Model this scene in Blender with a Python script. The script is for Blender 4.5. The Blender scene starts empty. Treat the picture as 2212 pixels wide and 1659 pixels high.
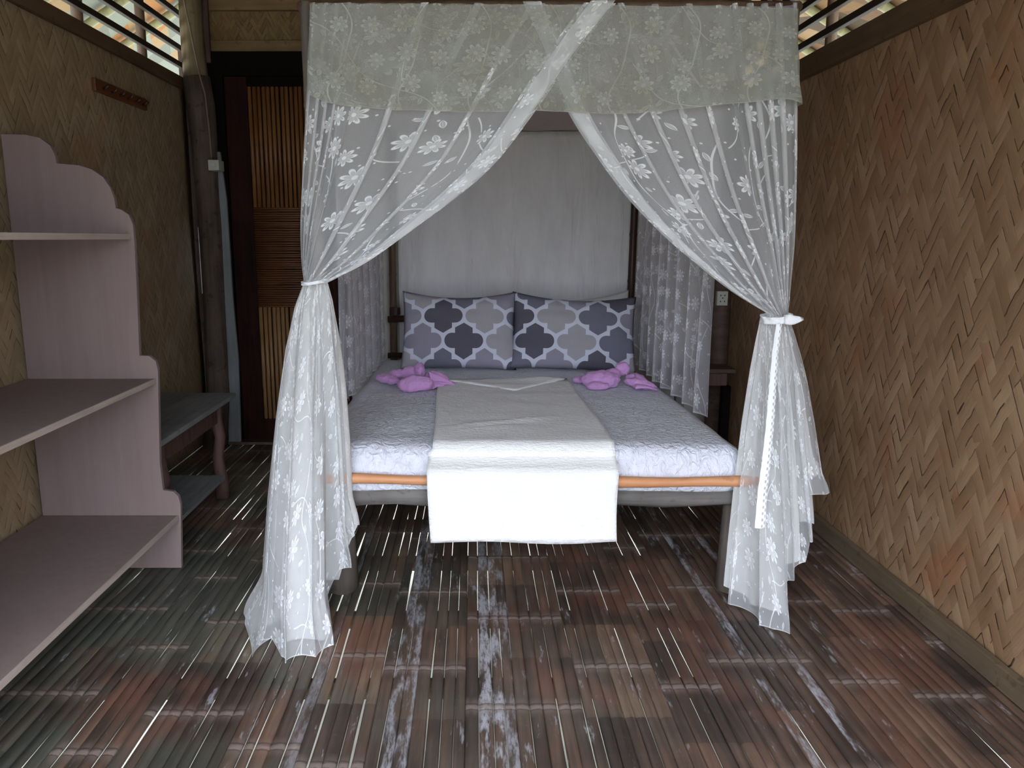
import bpy, bmesh, math, random
from mathutils import Vector, Matrix, noise
R = math.radians
scene = bpy.context.scene
COL = scene.collection

# ------------------------------------------------------------------ camera numbers
F, W, Hh = 1661.0, 2212.0, 1659.0
PX0, PY0 = 1023.0, 829.5
CH = 1.33
TH = math.atan(315.0/F); CC, SS = math.cos(TH), math.sin(TH)

def at(px, py, Y):
    """room point seen at a pixel of the photo, lying at depth Y"""
    u = (px-PX0)/F; v = -(py-PY0)/F
    t = Y/(CC+v*SS)
    return Vector((u*t, Y, CH+(-SS+v*CC)*t))
def onx(px, py, X):
    u = (px-PX0)/F; v = -(py-PY0)/F
    t = X/u
    return Vector((X, (CC+v*SS)*t, CH+(-SS+v*CC)*t))
def onz(px, py, Z):
    u = (px-PX0)/F; v = -(py-PY0)/F
    t = (Z-CH)/(-SS+v*CC)
    return Vector((u*t, (CC+v*SS)*t, Z))

XL, XR, YB, YF = -1.76, 1.59, 4.96, -.75      # the room's walls

# ------------------------------------------------------------------ tagging
def tag(o, label=None, cat=None, group=None, kind=None):
    if label: o['label'] = label
    if cat: o['category'] = cat
    if group: o['group'] = group
    if kind: o['kind'] = kind
    return o
def empty(name, loc=(0, 0, 0)):
    o = bpy.data.objects.new(name, None); COL.objects.link(o); o.location = loc
    o.empty_display_size = .05
    return o
def link(name, me, mat=None, parent=None, smooth=True):
    o = bpy.data.objects.new(name, me); COL.objects.link(o)
    if mat: me.materials.append(mat)
    if parent:
        o.parent = parent
        o.matrix_parent_inverse = Matrix.Translation(-Vector(parent.location)) if parent.type == 'EMPTY' else Matrix.Identity(4)
    if smooth:
        for p in me.polygons: p.use_smooth = True
    return o
def mesh(name, verts, faces, mat=None, parent=None, smooth=True, uv=None):
    me = bpy.data.meshes.new(name)
    me.from_pydata([tuple(v) for v in verts], [], faces); me.update()
    if uv:
        l = me.uv_layers.new(name='UVMap')
        for lp in me.loops: l.data[lp.index].uv = uv[lp.vertex_index]
    return link(name, me, mat, parent, smooth)
def bmobj(name, bm, mat, parent=None, smooth=False):
    me = bpy.data.meshes.new(name); bmesh.ops.recalc_face_normals(bm, faces=bm.faces[:])
    bm.to_mesh(me); bm.free()
    return link(name, me, mat, parent, smooth)
def add_box(bm, x0, x1, y0, y1, z0, z1, bev=0.0):
    M = Matrix.Translation(((x0+x1)/2, (y0+y1)/2, (z0+z1)/2)) @ Matrix.Diagonal((abs(x1-x0), abs(y1-y0), abs(z1-z0), 1))
    r = bmesh.ops.create_cube(bm, size=1, matrix=M)
    if bev:
        es = list({e for v in r['verts'] for e in v.link_edges})
        bmesh.ops.bevel(bm, geom=es, offset=bev, segments=2, affect='EDGES', profile=.6)
def box(name, x0, x1, y0, y1, z0, z1, mat, parent=None, bev=0.002):
    bm = bmesh.new(); add_box(bm, x0, x1, y0, y1, z0, z1, bev)
    return bmobj(name, bm, mat, parent)
def add_tube(bm, pts, rads, n=14, seed=0, rough=0.0, flat=1.0):
    rings = []
    pts = [Vector(p) for p in pts]
    for i, p in enumerate(pts):
        a = pts[max(0, i-1)]; b = pts[min(len(pts)-1, i+1)]
        d = (b-a).normalized()
        up = Vector((0, 0, 1)) if abs(d.z) < .9 else Vector((0, 1, 0))
        s = d.cross(up).normalized(); t = s.cross(d).normalized()
        r = rads[i] if hasattr(rads, '__len__') else rads
        ring = []
        for k in range(n):
            th = 2*math.pi*k/n
            rr = r*(1+rough*noise.noise(Vector((math.cos(th)*1.3, math.sin(th)*1.3, i*.35+seed*7.1))))
            ring.append(bm.verts.new(p+s*(rr*math.cos(th))+t*(rr*math.sin(th)*flat)))
        rings.append(ring)
    for i in range(len(rings)-1):
        for k in range(n):
            bm.faces.new((rings[i][k], rings[i][(k+1) % n], rings[i+1][(k+1) % n], rings[i+1][k]))
    bm.faces.new(rings[0][::-1]); bm.faces.new(rings[-1])
def tube(name, pts, rads, mat, parent=None, n=14, seed=0, rough=0.0, flat=1.0):
    bm = bmesh.new(); add_tube(bm, pts, rads, n, seed, rough, flat)
    return bmobj(name, bm, mat, parent, smooth=True)
def bamboo(name, a, b, r, mat, parent=None, node=.32, seed=0):
    """a straight cane with swollen nodes"""
    a, b = Vector(a), Vector(b); L = (b-a).length
    rnd = random.Random(seed); pts = []; rads = []; s = 0.0; nxt = rnd.uniform(.05, node)
    cuts = [0.0]
    while nxt < L-.02:
        cuts += [nxt-.012, nxt-.003, nxt+.003, nxt+.012]; nxt += node*rnd.uniform(.85, 1.15)
    cuts.append(L)
    for i, c in enumerate(cuts):
        pts.append(a+(b-a)*(c/L))
        rads.append(r*(1.10 if (i-1) % 4 in (1, 2) and 0 < i < len(cuts)-1 else 1.0))
    return tube(name, pts, rads, mat, parent, n=14)
def interp(xs, ys, x):
    if x <= xs[0]: return ys[0]
    for i in range(len(xs)-1):
        if x <= xs[i+1]:
            k = (x-xs[i])/(xs[i+1]-xs[i]+1e-9)
            return ys[i]+(ys[i+1]-ys[i])*k
    return ys[-1]
def smooth01(x):
    x = max(0.0, min(1.0, x)); return x*x*(3-2*x)

# ------------------------------------------------------------------ node expressions
class NT:
    def __init__(s, name):
        m = bpy.data.materials.new(name); m.use_nodes = True
        s.m = m; s.t = m.node_tree; s.t.nodes.clear()
        s.out = s.t.nodes.new('ShaderNodeOutputMaterial')
    def node(s, typ, **kw):
        n = s.t.nodes.new(typ)
        for k, v in kw.items(): setattr(n, k, v)
        return n
    def put(s, sock, v):
        if isinstance(v, Ex): s.t.links.new(v.s, sock)
        elif hasattr(v, 'is_output'): s.t.links.new(v, sock)
        elif isinstance(v, (tuple, list)):
            v = tuple(v)
            if sock.type == 'RGBA' and len(v) == 3: v = v+(1,)
            sock.default_value = v
        else: sock.default_value = v
    def math(s, op, *a, clamp=False):
        n = s.node('ShaderNodeMath', operation=op, use_clamp=clamp)
        for i, x in enumerate(a): s.put(n.inputs[i], x)
        return Ex(s, n.outputs[0])
    def vec(s, x=0., y=0., z=0.):
        n = s.node('ShaderNodeCombineXYZ')
        for i, v in enumerate((x, y, z)): s.put(n.inputs[i], v)
        return n.outputs[0]
    def xyz(s, v):
        n = s.node('ShaderNodeSeparateXYZ'); s.t.links.new(v, n.inputs[0])
        return [Ex(s, n.outputs[i]) for i in range(3)]
    def obj(s): return s.node('ShaderNodeTexCoord').outputs['Object']
    def uv(s): return s.node('ShaderNodeTexCoord').outputs['UV']
    def attr(s, name): return Ex(s, s.node('ShaderNodeAttribute', attribute_name=name).outputs['Fac'])
    def noise(s, v, scale=5, detail=3, rough=.55, dist=0.):
        n = s.node('ShaderNodeTexNoise'); s.t.links.new(v, n.inputs['Vector'])
        s.put(n.inputs['Scale'], scale); s.put(n.inputs['Detail'], detail); s.put(n.inputs['Roughness'], rough); s.put(n.inputs['Distortion'], dist)
        return Ex(s, n.outputs['Fac'])
    def white(s, v):
        n = s.node('ShaderNodeTexWhiteNoise', noise_dimensions='3D'); s.t.links.new(v, n.inputs['Vector'])
        return Ex(s, n.outputs['Value'])
    def voro(s, v, scale, rnd=1.0):
        n = s.node('ShaderNodeTexVoronoi', voronoi_dimensions='2D', feature='F1'); s.t.links.new(v, n.inputs['Vector'])
        s.put(n.inputs['Scale'], scale); s.put(n.inputs['Randomness'], rnd)
        return Ex(s, n.outputs['Distance']), n.outputs['Color'], n.outputs['Position']
    def mix(s, f, a, b, blend='MIX'):
        n = s.node('ShaderNodeMix', data_type='RGBA', blend_type=blend)
        s.put(n.inputs[0], f); s.put(n.inputs[6], a); s.put(n.inputs[7], b)
        return n.outputs[2]
    def ramp(s, f, stops, interp='LINEAR'):
        n = s.node('ShaderNodeValToRGB'); n.color_ramp.interpolation = interp
        e = n.color_ramp.elements
        while len(e) < len(stops): e.new(.5)
        for i, (p, c) in enumerate(stops):
            e[i].position = p; e[i].color = tuple(c)+(1,) if len(c) == 3 else c
        s.put(n.inputs[0], f); return n.outputs[0]
    def bump(s, h, strength=.3, dist=.01):
        n = s.node('ShaderNodeBump'); s.put(n.inputs['Height'], h)
        s.put(n.inputs['Strength'], strength); s.put(n.inputs['Distance'], dist)
        return n.outputs[0]
    def principled(s, color, rough=.7, normal=None, spec=.3, sheen=0.):
        n = s.node('ShaderNodeBsdfPrincipled')
        s.put(n.inputs['Base Color'], color); s.put(n.inputs['Roughness'], rough)
        s.put(n.inputs['Specular IOR Level'], spec)
        if sheen: s.put(n.inputs['Sheen Weight'], sheen)
        if normal is not None: s.t.links.new(normal, n.inputs['Normal'])
        s.t.links.new(n.outputs[0], s.out.inputs[0]); return n
class Ex:
    def __init__(s, nt, sock): s.n = nt; s.s = sock
    def __add__(s, o): return s.n.math('ADD', s, o)
    __radd__ = __add__
    def __sub__(s, o): return s.n.math('SUBTRACT', s, o)
    def __rsub__(s, o): return s.n.math('SUBTRACT', o, s)
    def __mul__(s, o): return s.n.math('MULTIPLY', s, o)
    __rmul__ = __mul__
    def __truediv__(s, o): return s.n.math('DIVIDE', s, o)
    def __rtruediv__(s, o): return s.n.math('DIVIDE', o, s)
    def __lt__(s, o): return s.n.math('LESS_THAN', s, o)
    def __gt__(s, o): return s.n.math('GREATER_THAN', s, o)
    def abs(s): return s.n.math('ABSOLUTE', s)
    def floor(s): return s.n.math('FLOOR', s)
    def fract(s): return s.n.math('FRACT', s)
    def sin(s): return s.n.math('SINE', s)
    def cos(s): return s.n.math('COSINE', s)
    def pow(s, p): return s.n.math('POWER', s, p)
    def max(s, o): return s.n.math('MAXIMUM', s, o)
    def min(s, o): return s.n.math('MINIMUM', s, o)
    def mod(s, o): return s.n.math('FLOORED_MODULO', s, o)
    def clamp(s): return s.n.math('ADD', s, 0., clamp=True)
    def step(s, a, b):      # smooth ramp a..b -> 0..1
        n = s.n.node('ShaderNodeMapRange', interpolation_type='SMOOTHSTEP')
        s.n.put(n.inputs[0], s); s.n.put(n.inputs[1], a); s.n.put(n.inputs[2], b)
        return Ex(s.n, n.outputs[0])

# ------------------------------------------------------------------ materials
def wood(name, dark, light, axis='z', scale=1., rough=.7, streak=14., bump=.25, spots=0., spec=.3):
    t = NT(name); x, y, z = t.xyz(t.obj())
    k = .08
    v = {'x': t.vec(x*k, y, z), 'y': t.vec(x, y*k, z), 'z': t.vec(x, y, z*k)}[axis]
    n1 = t.noise(v, streak*4*scale, 5, .6); n2 = t.noise(t.obj(), 4*scale, 3, .6)
    f = (n1*.65+n2*.45-.08).clamp()
    c = t.ramp(f, [(.3, dark), (.72, light)])
    if spots:
        sp = t.noise(t.obj(), 22, 2, .5).step(.62, .7)*spots
        c = t.mix(sp, c, (dark[0]*.4, dark[1]*.4, dark[2]*.4))
    t.principled(c, rough, t.bump(n1, bump, .004), spec=spec); return t.m

def sawali(name, ax, c1, c2, c3, w=.050, dark=.5):
    """split-bamboo twill matting; ax: which object axis runs along the wall"""
    t = NT(name); x, y, z = t.xyz(t.obj())
    a = y if ax == 'y' else x
    wob = t.noise(t.obj(), 4, 3, .6)*.040
    a = a+wob; b = z*.60+wob*.7
    p = (a+b)/w; q = (a-b)/w
    i = p.floor(); j = q.floor(); fp = p.fract(); fq = q.fract()
    shift = (t.noise(t.obj(), 1.3, 2, .6)*9.).floor()
    over = (i+j+shift).mod(6.) < 3.             # columns of floats, three over three
    # strip across = fp when the strip runs along q, else fq
    across = over*fp+(1.-over)*fq
    along = over*q+(1.-over)*p
    sid = over*i+(1.-over)*(j+517.)
    rnd = t.white(t.vec(sid, (along/3.).floor(), 3.))
    rnd2 = t.white(t.vec(sid, 7., 1.))
    fib = t.noise(t.vec(across*2.6+sid*3.7, along*.16, 0.), 3.2, 4, .7)
    big = t.noise(t.obj(), 1.7, 3, .6)
    f = (rnd*.22+rnd2*.16+big*.50+fib*.50-.20).clamp()
    c = t.ramp(f, [(.22, c1), (.5, c2), (.80, c3)])
    red = t.noise(t.obj(), 3.1, 2, .5).step(.56, .72)
    c = t.mix(red*.42, c, (c2[0]*1.1, c2[1]*.68, c2[2]*.56))
    # creases between strips, dark slits at some float ends
    e = (across-.5).abs()
    seam = e.step(.43, .5)
    along3 = ((i+j).mod(3.))
    slit = e.step(.41, .47)*(t.white(t.vec(i, j, 5.)) > .55)*(fib.step(.34, .5))*(t.white(t.vec(j, i, 8.)) > .3)
    hair = fib.step(.70, .80)*.35
    c = t.mix(seam*.20+hair*.3, c, (c1[0]*.45, c1[1]*.40, c1[2]*.35))
    c = t.mix(slit*.9, c, (.012, .008, .006))
    h = (1.-e*e*2.2)+over*.35*0+fib*.25-slit*1.2
    t.principled(c, .62, t.bump(h, .35, .005), spec=.25)
    return t.m

def lace(name, col, net=.40, sc=1.0, pk=.86, tint=None):
    """sheer net with embroidered daisies, vines, leaves and dots; UV in metres"""
    t = NT(name); uv = t.uv(); x, y, _ = t.xyz(uv)
    k = 1/.108*sc
    d, colr, pos = t.voro(uv, k, .5)
    px, py, _ = t.xyz(pos); r1, r2, r3 = t.xyz(colr)
    lx = x-px; ly = y-py
    r = (lx*lx+ly*ly).pow(.5)
    th = t.math('ARCTAN2', ly, lx)+r1*6.28
    npet = 4.
    pet = (th*npet).cos().abs().pow(.75)
    Rr = (.0235+r2*.011)/sc
    q = r/(Rr*(.30+.70*pet))
    fill = 1.-q.step(.93, 1.06)
    core = 1.-(r/Rr).step(.16, .24)
    ring = (q.step(.66, .84))*fill
    groove = 1.-pet.step(.25, .6)
    keep = r3 > .14
    flower = (fill*.50+ring*.6+core*.7)*keep
    # vines
    vx = (x+(y*13.5).sin()*.035+(y*31.).sin()*.007+5.).mod(.235)-.117
    vine = 1.-vx.abs().step(.0018, .0034)
    m1 = t.noise(uv, 6, 1, .5).step(.30, .40)
    xr = x*.6+y*.8; yr = x*-.8+y*.6
    wx = (xr+(yr*15.).sin()*.03+5.).mod(.27)-.135
    vine2 = (1.-wx.abs().step(.0013, .0026))*t.noise(uv, 9, 0, .5).step(.44, .48)
    # leaves
    d2, col2, pos2 = t.voro(t.vec(x+3.3, y+1.7, 0.), 1/.078*sc, .85)
    p2x, p2y, _ = t.xyz(pos2); a1, a2, a3 = t.xyz(col2)
    mx = x+3.3-p2x; my = y+1.7-p2y; ca = (a1*6.28).cos(); sa = (a1*6.28).sin()
    ex = (mx*ca+my*sa)/.0165; ey = (my*ca-mx*sa)/.0068
    ew = ey.abs()/(1.-ex*ex).max(.02)
    leaf_in = (1.-ew.step(.9, 1.1))*(ex.abs() < 1.)*(a2 > .42)
    leaf = leaf_in*(.35+ew.step(.45, .8)*.65+(1.-ew.step(.05, .16))*.4)
    # dots
    d3, _, _ = t.voro(t.vec(x+9.1, y+4.2, 0.), 1/.058*sc, .8)
    dot = 1.-d3.step(.040, .058)
    clear = 1.-q.step(1.05, 1.2)*1.0
    pat = (flower.max((vine*m1).max(vine2)*.85*(1.-fill)).max(leaf*(1.-fill)).max(dot*.9)).clamp()
    cloth = t.noise(t.vec(x*1., y*1., 0.), 260, 1, .5)
    base = net+(cloth-.5)*.10
    # hem lines along the cut edges
    eu = t.attr('edge').step(.55, .9)
    # a slanting thread net covers more
    lw = t.node('ShaderNodeLayerWeight'); t.put(lw.inputs[0], .5)
    facing = Ex(t, lw.outputs['Facing'])
    alpha = (1.-(1.-base)*(1.-facing*.55))
    alpha = (alpha+(1.-alpha)*pat*pk).clamp()
    alpha = (alpha+(1.-alpha)*eu*.85).clamp()
    if tint:
        st_ = t.noise(t.vec(x*1., y*1.6, 0.), 4.5, 4, .6).step(.38, .66)
    df = t.node('ShaderNodeBsdfDiffuse'); tr = t.node('ShaderNodeBsdfTranslucent'); tp = t.node('ShaderNodeBsdfTransparent')
    cc = t.mix(pat, tuple(c*.93 for c in col), tuple(min(1, c*1.10) for c in col))
    if tint: cc = t.mix(st_*.7, cc, tint)
    t.t.links.new(cc, df.inputs[0]); t.t.links.new(cc, tr.inputs[0])
    m1_ = t.node('ShaderNodeMixShader'); t.put(m1_.inputs[0], .28)
    t.t.links.new(df.outputs[0], m1_.inputs[1]); t.t.links.new(tr.outputs[0], m1_.inputs[2])
    m2 = t.node('ShaderNodeMixShader'); t.put(m2.inputs[0], alpha)
    t.t.links.new(tp.outputs[0], m2.inputs[1]); t.t.links.new(m1_.outputs[0], m2.inputs[2])
    t.t.links.new(m2.outputs[0], t.out.inputs[0])
    return t.m

def cloth(name, col, rough=.9, kind='plain', bump=.25):
    t = NT(name); o = t.obj(); x, y, z = t.xyz(o)
    n = t.noise(o, 9, 4, .6)
    c = t.mix(n, tuple(k*.9 for k in col), col)
    if kind == 'seersucker':
        h = t.noise(t.vec(x*1., y*3.2, z*2.5), 34, 3, .6)*.7+t.noise(o, 90, 2, .5)*.3
    elif kind == 'crinkle':
        h = t.noise(t.vec(x*1.5, y*1.2, z*1.), 26, 3, .55, 1.0)*1.8
    else:
        h = t.noise(o, 260, 2, .5)
    t.principled(c, rough, t.bump(h, bump, .0105 if kind == 'crinkle' else .012 if kind == 'seersucker' else .006), spec=.1, sheen=.15)
    return t.m

def stained_sheet(name, col):
    t = NT(name); o = t.obj(); x, y, z = t.xyz(o)
    v = t.vec(x*3., y, z*.8)
    s1 = t.noise(v, 3.2, 5, .65, .4)
    c = t.ramp(s1, [(.3, tuple(k*.88 for k in col)), (.62, col)])
    c = t.mix(t.noise(o, 2., 2, .5).step(.5, .8)*.25, c, (.55, .47, .36))
    h = t.noise(t.vec(x*2.2, y, z*.5), 4, 3, .5, .6)
    t.principled(c, .9, t.bump(h, .7, .05), spec=.05)
    return t.m

def quatrefoil(name):
    """cushion cover: staggered ogee trellis of quatrefoils in four greys"""
    t = NT(name); x, y, _ = t.xyz(t.uv())
    a, b = .236, .148
    def lat(ox, oy, sd):
        ux = (x+ox)/a; uy = (y+oy)/(2*b)
        cx = ux.floor(); cy = uy.floor()
        lx = ((ux.fract()-.5)*a).abs(); ly = ((uy.fract()-.5)*2*b).abs()
        dx = (lx-.066).max(0.)
        A = (dx*dx+ly*ly).pow(.5) < .044
        B = (lx < .050)*((ly+lx*.62) < .106)
        ins = A.max(B)
        rnd = (cx*.25+cy*.5+sd).fract()
        return ins, rnd
    i1, r1 = lat(10., 10., .13); i2, r2 = lat(10.+a/2, 10.+b, .63)
    rn = i1*r1+i2*r2*(1.-i1)
    c = t.ramp(rn, [(0, (.060, .052, .080)), (.26, (.36, .335, .36)), (.52, (.13, .125, .175)), (.76, (.26, .235, .30))], 'CONSTANT')
    bg = (.64, .65, .76)
    wv = t.noise(t.vec(x*.3, y, 0.), 500, 2, .6)
    c2 = t.mix(i1.max(i2), bg, c)
    t.principled(t.mix(wv*.25, c2, (.5, .5, .55)), .85, t.bump(t.noise(t.obj(), 12, 3, .5), .3, .02), spec=.1)
    return t.m

def floor_mat():
    t = NT('flattened bamboo'); o = t.obj(); x, y, z = t.xyz(o)
    rnd = t.attr('rnd'); off = t.attr('off'); sid = t.attr('sid'); grp = t.attr('grp')
    L = .53
    ph = (y+off)/L; seg = ph.floor(); f = ph.fract()
    g1 = t.white(t.vec(grp, seg, 1.)); g2 = t.white(t.vec(sid, seg, 2.))
    st = t.noise(t.vec(x*26., y*1.1, sid*.37), 2.2, 5, .68)
    bl = t.noise(t.vec(x*2.4, y*1.4, 0.), 1.9, 3, .6)
    fac = (g1*.26+g2*.20+st*.60+bl*.60-.50).clamp()
    c = t.ramp(fac, [(.0, (.024, .018, .014)), (.24, (.062, .040, .030)), (.46, (.145, .085, .058)), (.68, (.27, .165, .105)), (.95, (.40, .29, .20))])
    olive = t.noise(t.vec(x*.9+g1*.8, y*.8, 5.), 1.6, 3, .6).step(.42, .56)
    c = t.mix(olive*(x*-.45+.45).clamp(), c, t.ramp(fac, [(0, (.040, .042, .034)), (.4, (.10, .10, .078)), (.8, (.22, .20, .12))]))
    red = t.noise(t.vec(x*1.3, y*.9, 9.), 2.4, 3, .5).step(.55, .7)
    c = t.mix(red*.50, c, (.20, .085, .055))
    # grey-white bleached boards and worn scratches
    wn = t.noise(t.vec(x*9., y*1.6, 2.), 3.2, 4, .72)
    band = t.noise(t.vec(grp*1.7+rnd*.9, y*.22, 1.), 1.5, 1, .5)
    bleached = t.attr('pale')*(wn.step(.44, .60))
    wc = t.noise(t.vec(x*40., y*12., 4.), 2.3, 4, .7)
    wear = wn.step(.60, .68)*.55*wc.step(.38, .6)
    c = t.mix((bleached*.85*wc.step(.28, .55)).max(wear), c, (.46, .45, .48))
    scr = t.noise(t.vec(x*30., y*60., 4.), 1.2, 5, .8).step(.66, .72)*t.noise(o, 3, 2, .5).step(.48, .6)
    c = t.mix(scr*.5, c, (.36, .33, .32))
    # node rings
    dn = ((f-.5).abs()*L)
    ring = 1.-(dn+(st-.5)*.020).step(.004, .015)
    halo = 1.-(dn+(st-.5)*.08).step(.008, .05)
    c = t.mix(ring*.5, c, (.31, .25, .215))
    c = t.mix(halo*.38, c, (.25, .18, .15))
    c = t.mix((1.-(dn-.014).abs().step(.001, .004))*.5, c, (.03, .02, .016))
    h = st*.35+ring*.7+wc*.15
    t.principled(c, (st*.25+.36), t.bump(h, .45, .004), spec=.42)
    return t.m

M_FLOOR = floor_mat()
M_WALL_R = sawali('tan woven matting', 'y', (.23, .128, .064), (.335, .202, .112), (.48, .325, .195), w=.052)
M_WALL_L = sawali('brown woven matting', 'y', (.24, .165, .092), (.33, .24, .145), (.42, .325, .215), w=.042)
M_WALL_B = sawali('honey woven matting', 'x', (.085, .050, .018), (.15, .092, .034), (.21, .14, .055), w=.028)
M_WHITE_WALL = stained_sheet('whitewashed board', (.50, .47, .42))
M_SHEET = stained_sheet('off white hanging cotton', (.70, .68, .685))
M_SHELF = wood('mauve brown painted plywood', (.225, .160, .150), (.275, .203, .192), 'z', .5, .75, 16, .10)
M_SHELF_EDGE = wood('raw plywood edge', (.40, .31, .27), (.55, .46, .40), 'y', 1, .8, 12, .2)
M_TRIM = wood('yellowish planed board', (.12, .070, .026), (.20, .13, .052), 'x', 1, .65, 10, .15, .5)
M_BASE = wood('tan skirting board', (.11, .075, .045), (.20, .145, .09), 'y', 1, .7, 10, .15, .4)
M_RAILTOP = wood('brown rail board', (.085, .048, .025), (.16, .095, .052), 'y', 1, .7, 10, .15, .4)
M_BATTEN = wood('dark batten', (.020, .012, .007), (.045, .028, .016), 'y', 1, .7)
M_DOOR = wood('dark red stained timber', (.010, .0035, .003), (.040, .011, .008), 'z', 1, .6, 10, .15, 0, .08)
M_DOORBLK = wood('near black timber', (.003, .002, .0018), (.009, .005, .004), 'z', 1, .7, 10, .1, 0, .05)
M_SLATS = wood('varnished bamboo slats', (.13, .05, .016), (.30, .14, .05), 'z', 1, .35, 10, .15)
M_SLATS_L = wood('pale bamboo slats', (.20, .10, .04), (.38, .22, .10), 'z', 1, .45, 10, .15)
M_WEAVE_H = wood('reddish horizontal splints', (.085, .032, .014), (.20, .085, .035), 'x', 1, .45, 16, .4)
M_POST = wood('weathered brown post', (.060, .041, .030), (.165, .122, .096), 'z', 1, .8, 8, .6, .5)
M_POSTTOP = wood('peeled pale post', (.13, .095, .05), (.27, .20, .12), 'z', 1, .7, 8, .4, .3)
M_STRIP = wood('grey painted batten', (.17, .175, .18), (.27, .28, .29), 'z', 1, .7, 8, .2)
M_TABLE = wood('grey green painted table top', (.15, .15, .15), (.30, .30, .295), 'y', 1, .6, 8, .3, .3)
M_TABLELEG = wood('reddish worn timber', (.065, .030, .024), (.15, .085, .072), 'z', 1, .65, 9, .4, .4)
M_NIGHT = wood('dark brown stand timber', (.050, .030, .022), (.13, .085, .065), 'x', 1, .65, 9, .3, .3)
M_BEAM = wood('weathered grey beam', (.075, .066, .060), (.22, .20, .185), 'x', 1, .85, 7, .7, .3)
M_LEG = wood('weathered brown log', (.10, .08, .065), (.24, .20, .17), 'z', 1, .85, 8, .6, .3)
M_RAIL = wood('orange peeled pole', (.50, .20, .09), (.70, .36, .18), 'x', 1, .5, 8, .2, .25)
M_CANE = wood('brown bamboo cane', (.075, .042, .026), (.19, .12, .075), 'z', 1, .5, 8, .25, .2)
M_CANEDK = wood('dark bamboo cane', (.028, .013, .010), (.060, .028, .020), 'z', 1, .45, 8, .2)
M_RAFTER = wood('green yellow bamboo rafter', (.14, .135, .07), (.26, .25, .13), 'z', 1, .5, 8, .2)
M_MATTRESS = cloth('white crinkled sheet', (.80, .81, .89), kind='crinkle', bump=1.)
M_RUNNER = cloth('ivory waffle cotton', (.90, .88, .86), kind='seersucker', bump=.6)
M_PINK = cloth('lilac pink towelling', (.66, .35, .68), kind='plain', bump=.4)
M_PILLOWW = cloth('white pillow cotton', (.66, .66, .64), kind='plain')
M_QUAT = quatrefoil('grey quatrefoil trellis print')
M_LACE = lace('white floral lace', (.88, .885, .895), net=.35, pk=.90, sc=.87)
M_LACE_DENSE = lace('gathered white lace', (.90, .89, .87), net=.88, pk=.9, sc=.87)
M_LACE2 = lace('ivory floral lace', (.52, .53, .49), net=.40, pk=.62, tint=(.42, .41, .31), sc=.92)
M_LACE3 = lace('white floral side lace', (.84, .84, .90), net=.30)
def eyelet():
    t = NT('eyelet edging'); x, y, _ = t.xyz(t.uv())
    fy = (y/.022).fract()-.5; sx = (x-.62)/.16
    h1 = (sx*sx+fy*fy*7.) < .45
    fz = (y/.022+.5).fract()-.5; sx2 = (x-.9)/.10
    h2 = (sx2*sx2+fz*fz*6.) < .6
    al = 1.-h1.max(h2)*.62
    df = t.node('ShaderNodeBsdfDiffuse'); t.put(df.inputs[0], (.92, .93, .95)); tp = t.node('ShaderNodeBsdfTransparent')
    mx = t.node('ShaderNodeMixShader'); t.put(mx.inputs[0], al)
    t.t.links.new(tp.outputs[0], mx.inputs[1]); t.t.links.new(df.outputs[0], mx.inputs[2]); t.t.links.new(mx.outputs[0], t.out.inputs[0])
    return t.m
M_EYELET = eyelet()
M_TRIMLACE = cloth('white eyelet trim', (.90, .91, .93), kind='plain')
M_CANOPY = cloth('mauve grey canopy cloth', (.46, .35, .34), kind='crinkle', bump=.3)
def plain(name, col, rough=.5, spec=.4):
    t = NT(name); n = t.noise(t.obj(), 40, 3, .6)
    t.principled(t.mix(n, tuple(k*.86 for k in col), col), rough, None, spec); return t.m
M_PLASTIC = plain('ivory switch plastic', (.55, .55, .48), .4)
M_PLASTICD = plain('dark slot', (.02, .02, .02), .6)
M_CABLE = plain('dusty cable', (.22, .16, .11), .6)
M_PEG = wood('orange varnished board', (.11, .036, .014), (.18, .062, .024), 'y', 1, .45, 8, .1)
M_PEGDK = plain('dark brown peg', (.045, .018, .009), .4)
def thatch(name, c1, c2):
    t = NT(name); x, y, z = t.xyz(t.obj())
    n = t.noise(t.vec(x, y*9., z), 6, 5, .7); t.principled(t.ramp(n, [(.3, c1), (.7, c2)]), .9, t.bump(n, .6, .02)); return t.m
M_THATCH = thatch('brown thatch', (.05, .035, .022), (.13, .095, .06))
def eave_mat(name, cols):
    t = NT(name); x, y, z = t.xyz(t.obj())
    a = y*1.0+x*.5; i = (a/.20).floor(); j = ((x+y*.35)/.13).floor()
    r = t.white(t.vec(i, j, 1.))
    c = t.ramp(r, [(p_, c_) for p_, c_ in zip((0, .5, .70, .88), cols)], 'CONSTANT')
    t.principled(c, .8, t.bump(t.noise(t.obj(), 30, 3, .6), .3, .01)); return t.m
M_EAVE = eave_mat('patched eave lining', [(.17, .185, .16), (.26, .115, .035), (.13, .14, .12), (.24, .16, .08)])
M_EAVE2 = eave_mat('brown eave lining', [(.15, .085, .035), (.05, .03, .015), (.20, .13, .07), (.11, .06, .03)])
def ground_mat():
    t = NT('sandy earth'); n = t.noise(t.obj(), 3, 5, .65)
    t.principled(t.ramp(n, [(.3, (.28, .265, .20)), (.7, (.46, .44, .36))]), .95, t.bump(n, .3, .03)); return t.m
M_GROUND = ground_mat()

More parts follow.
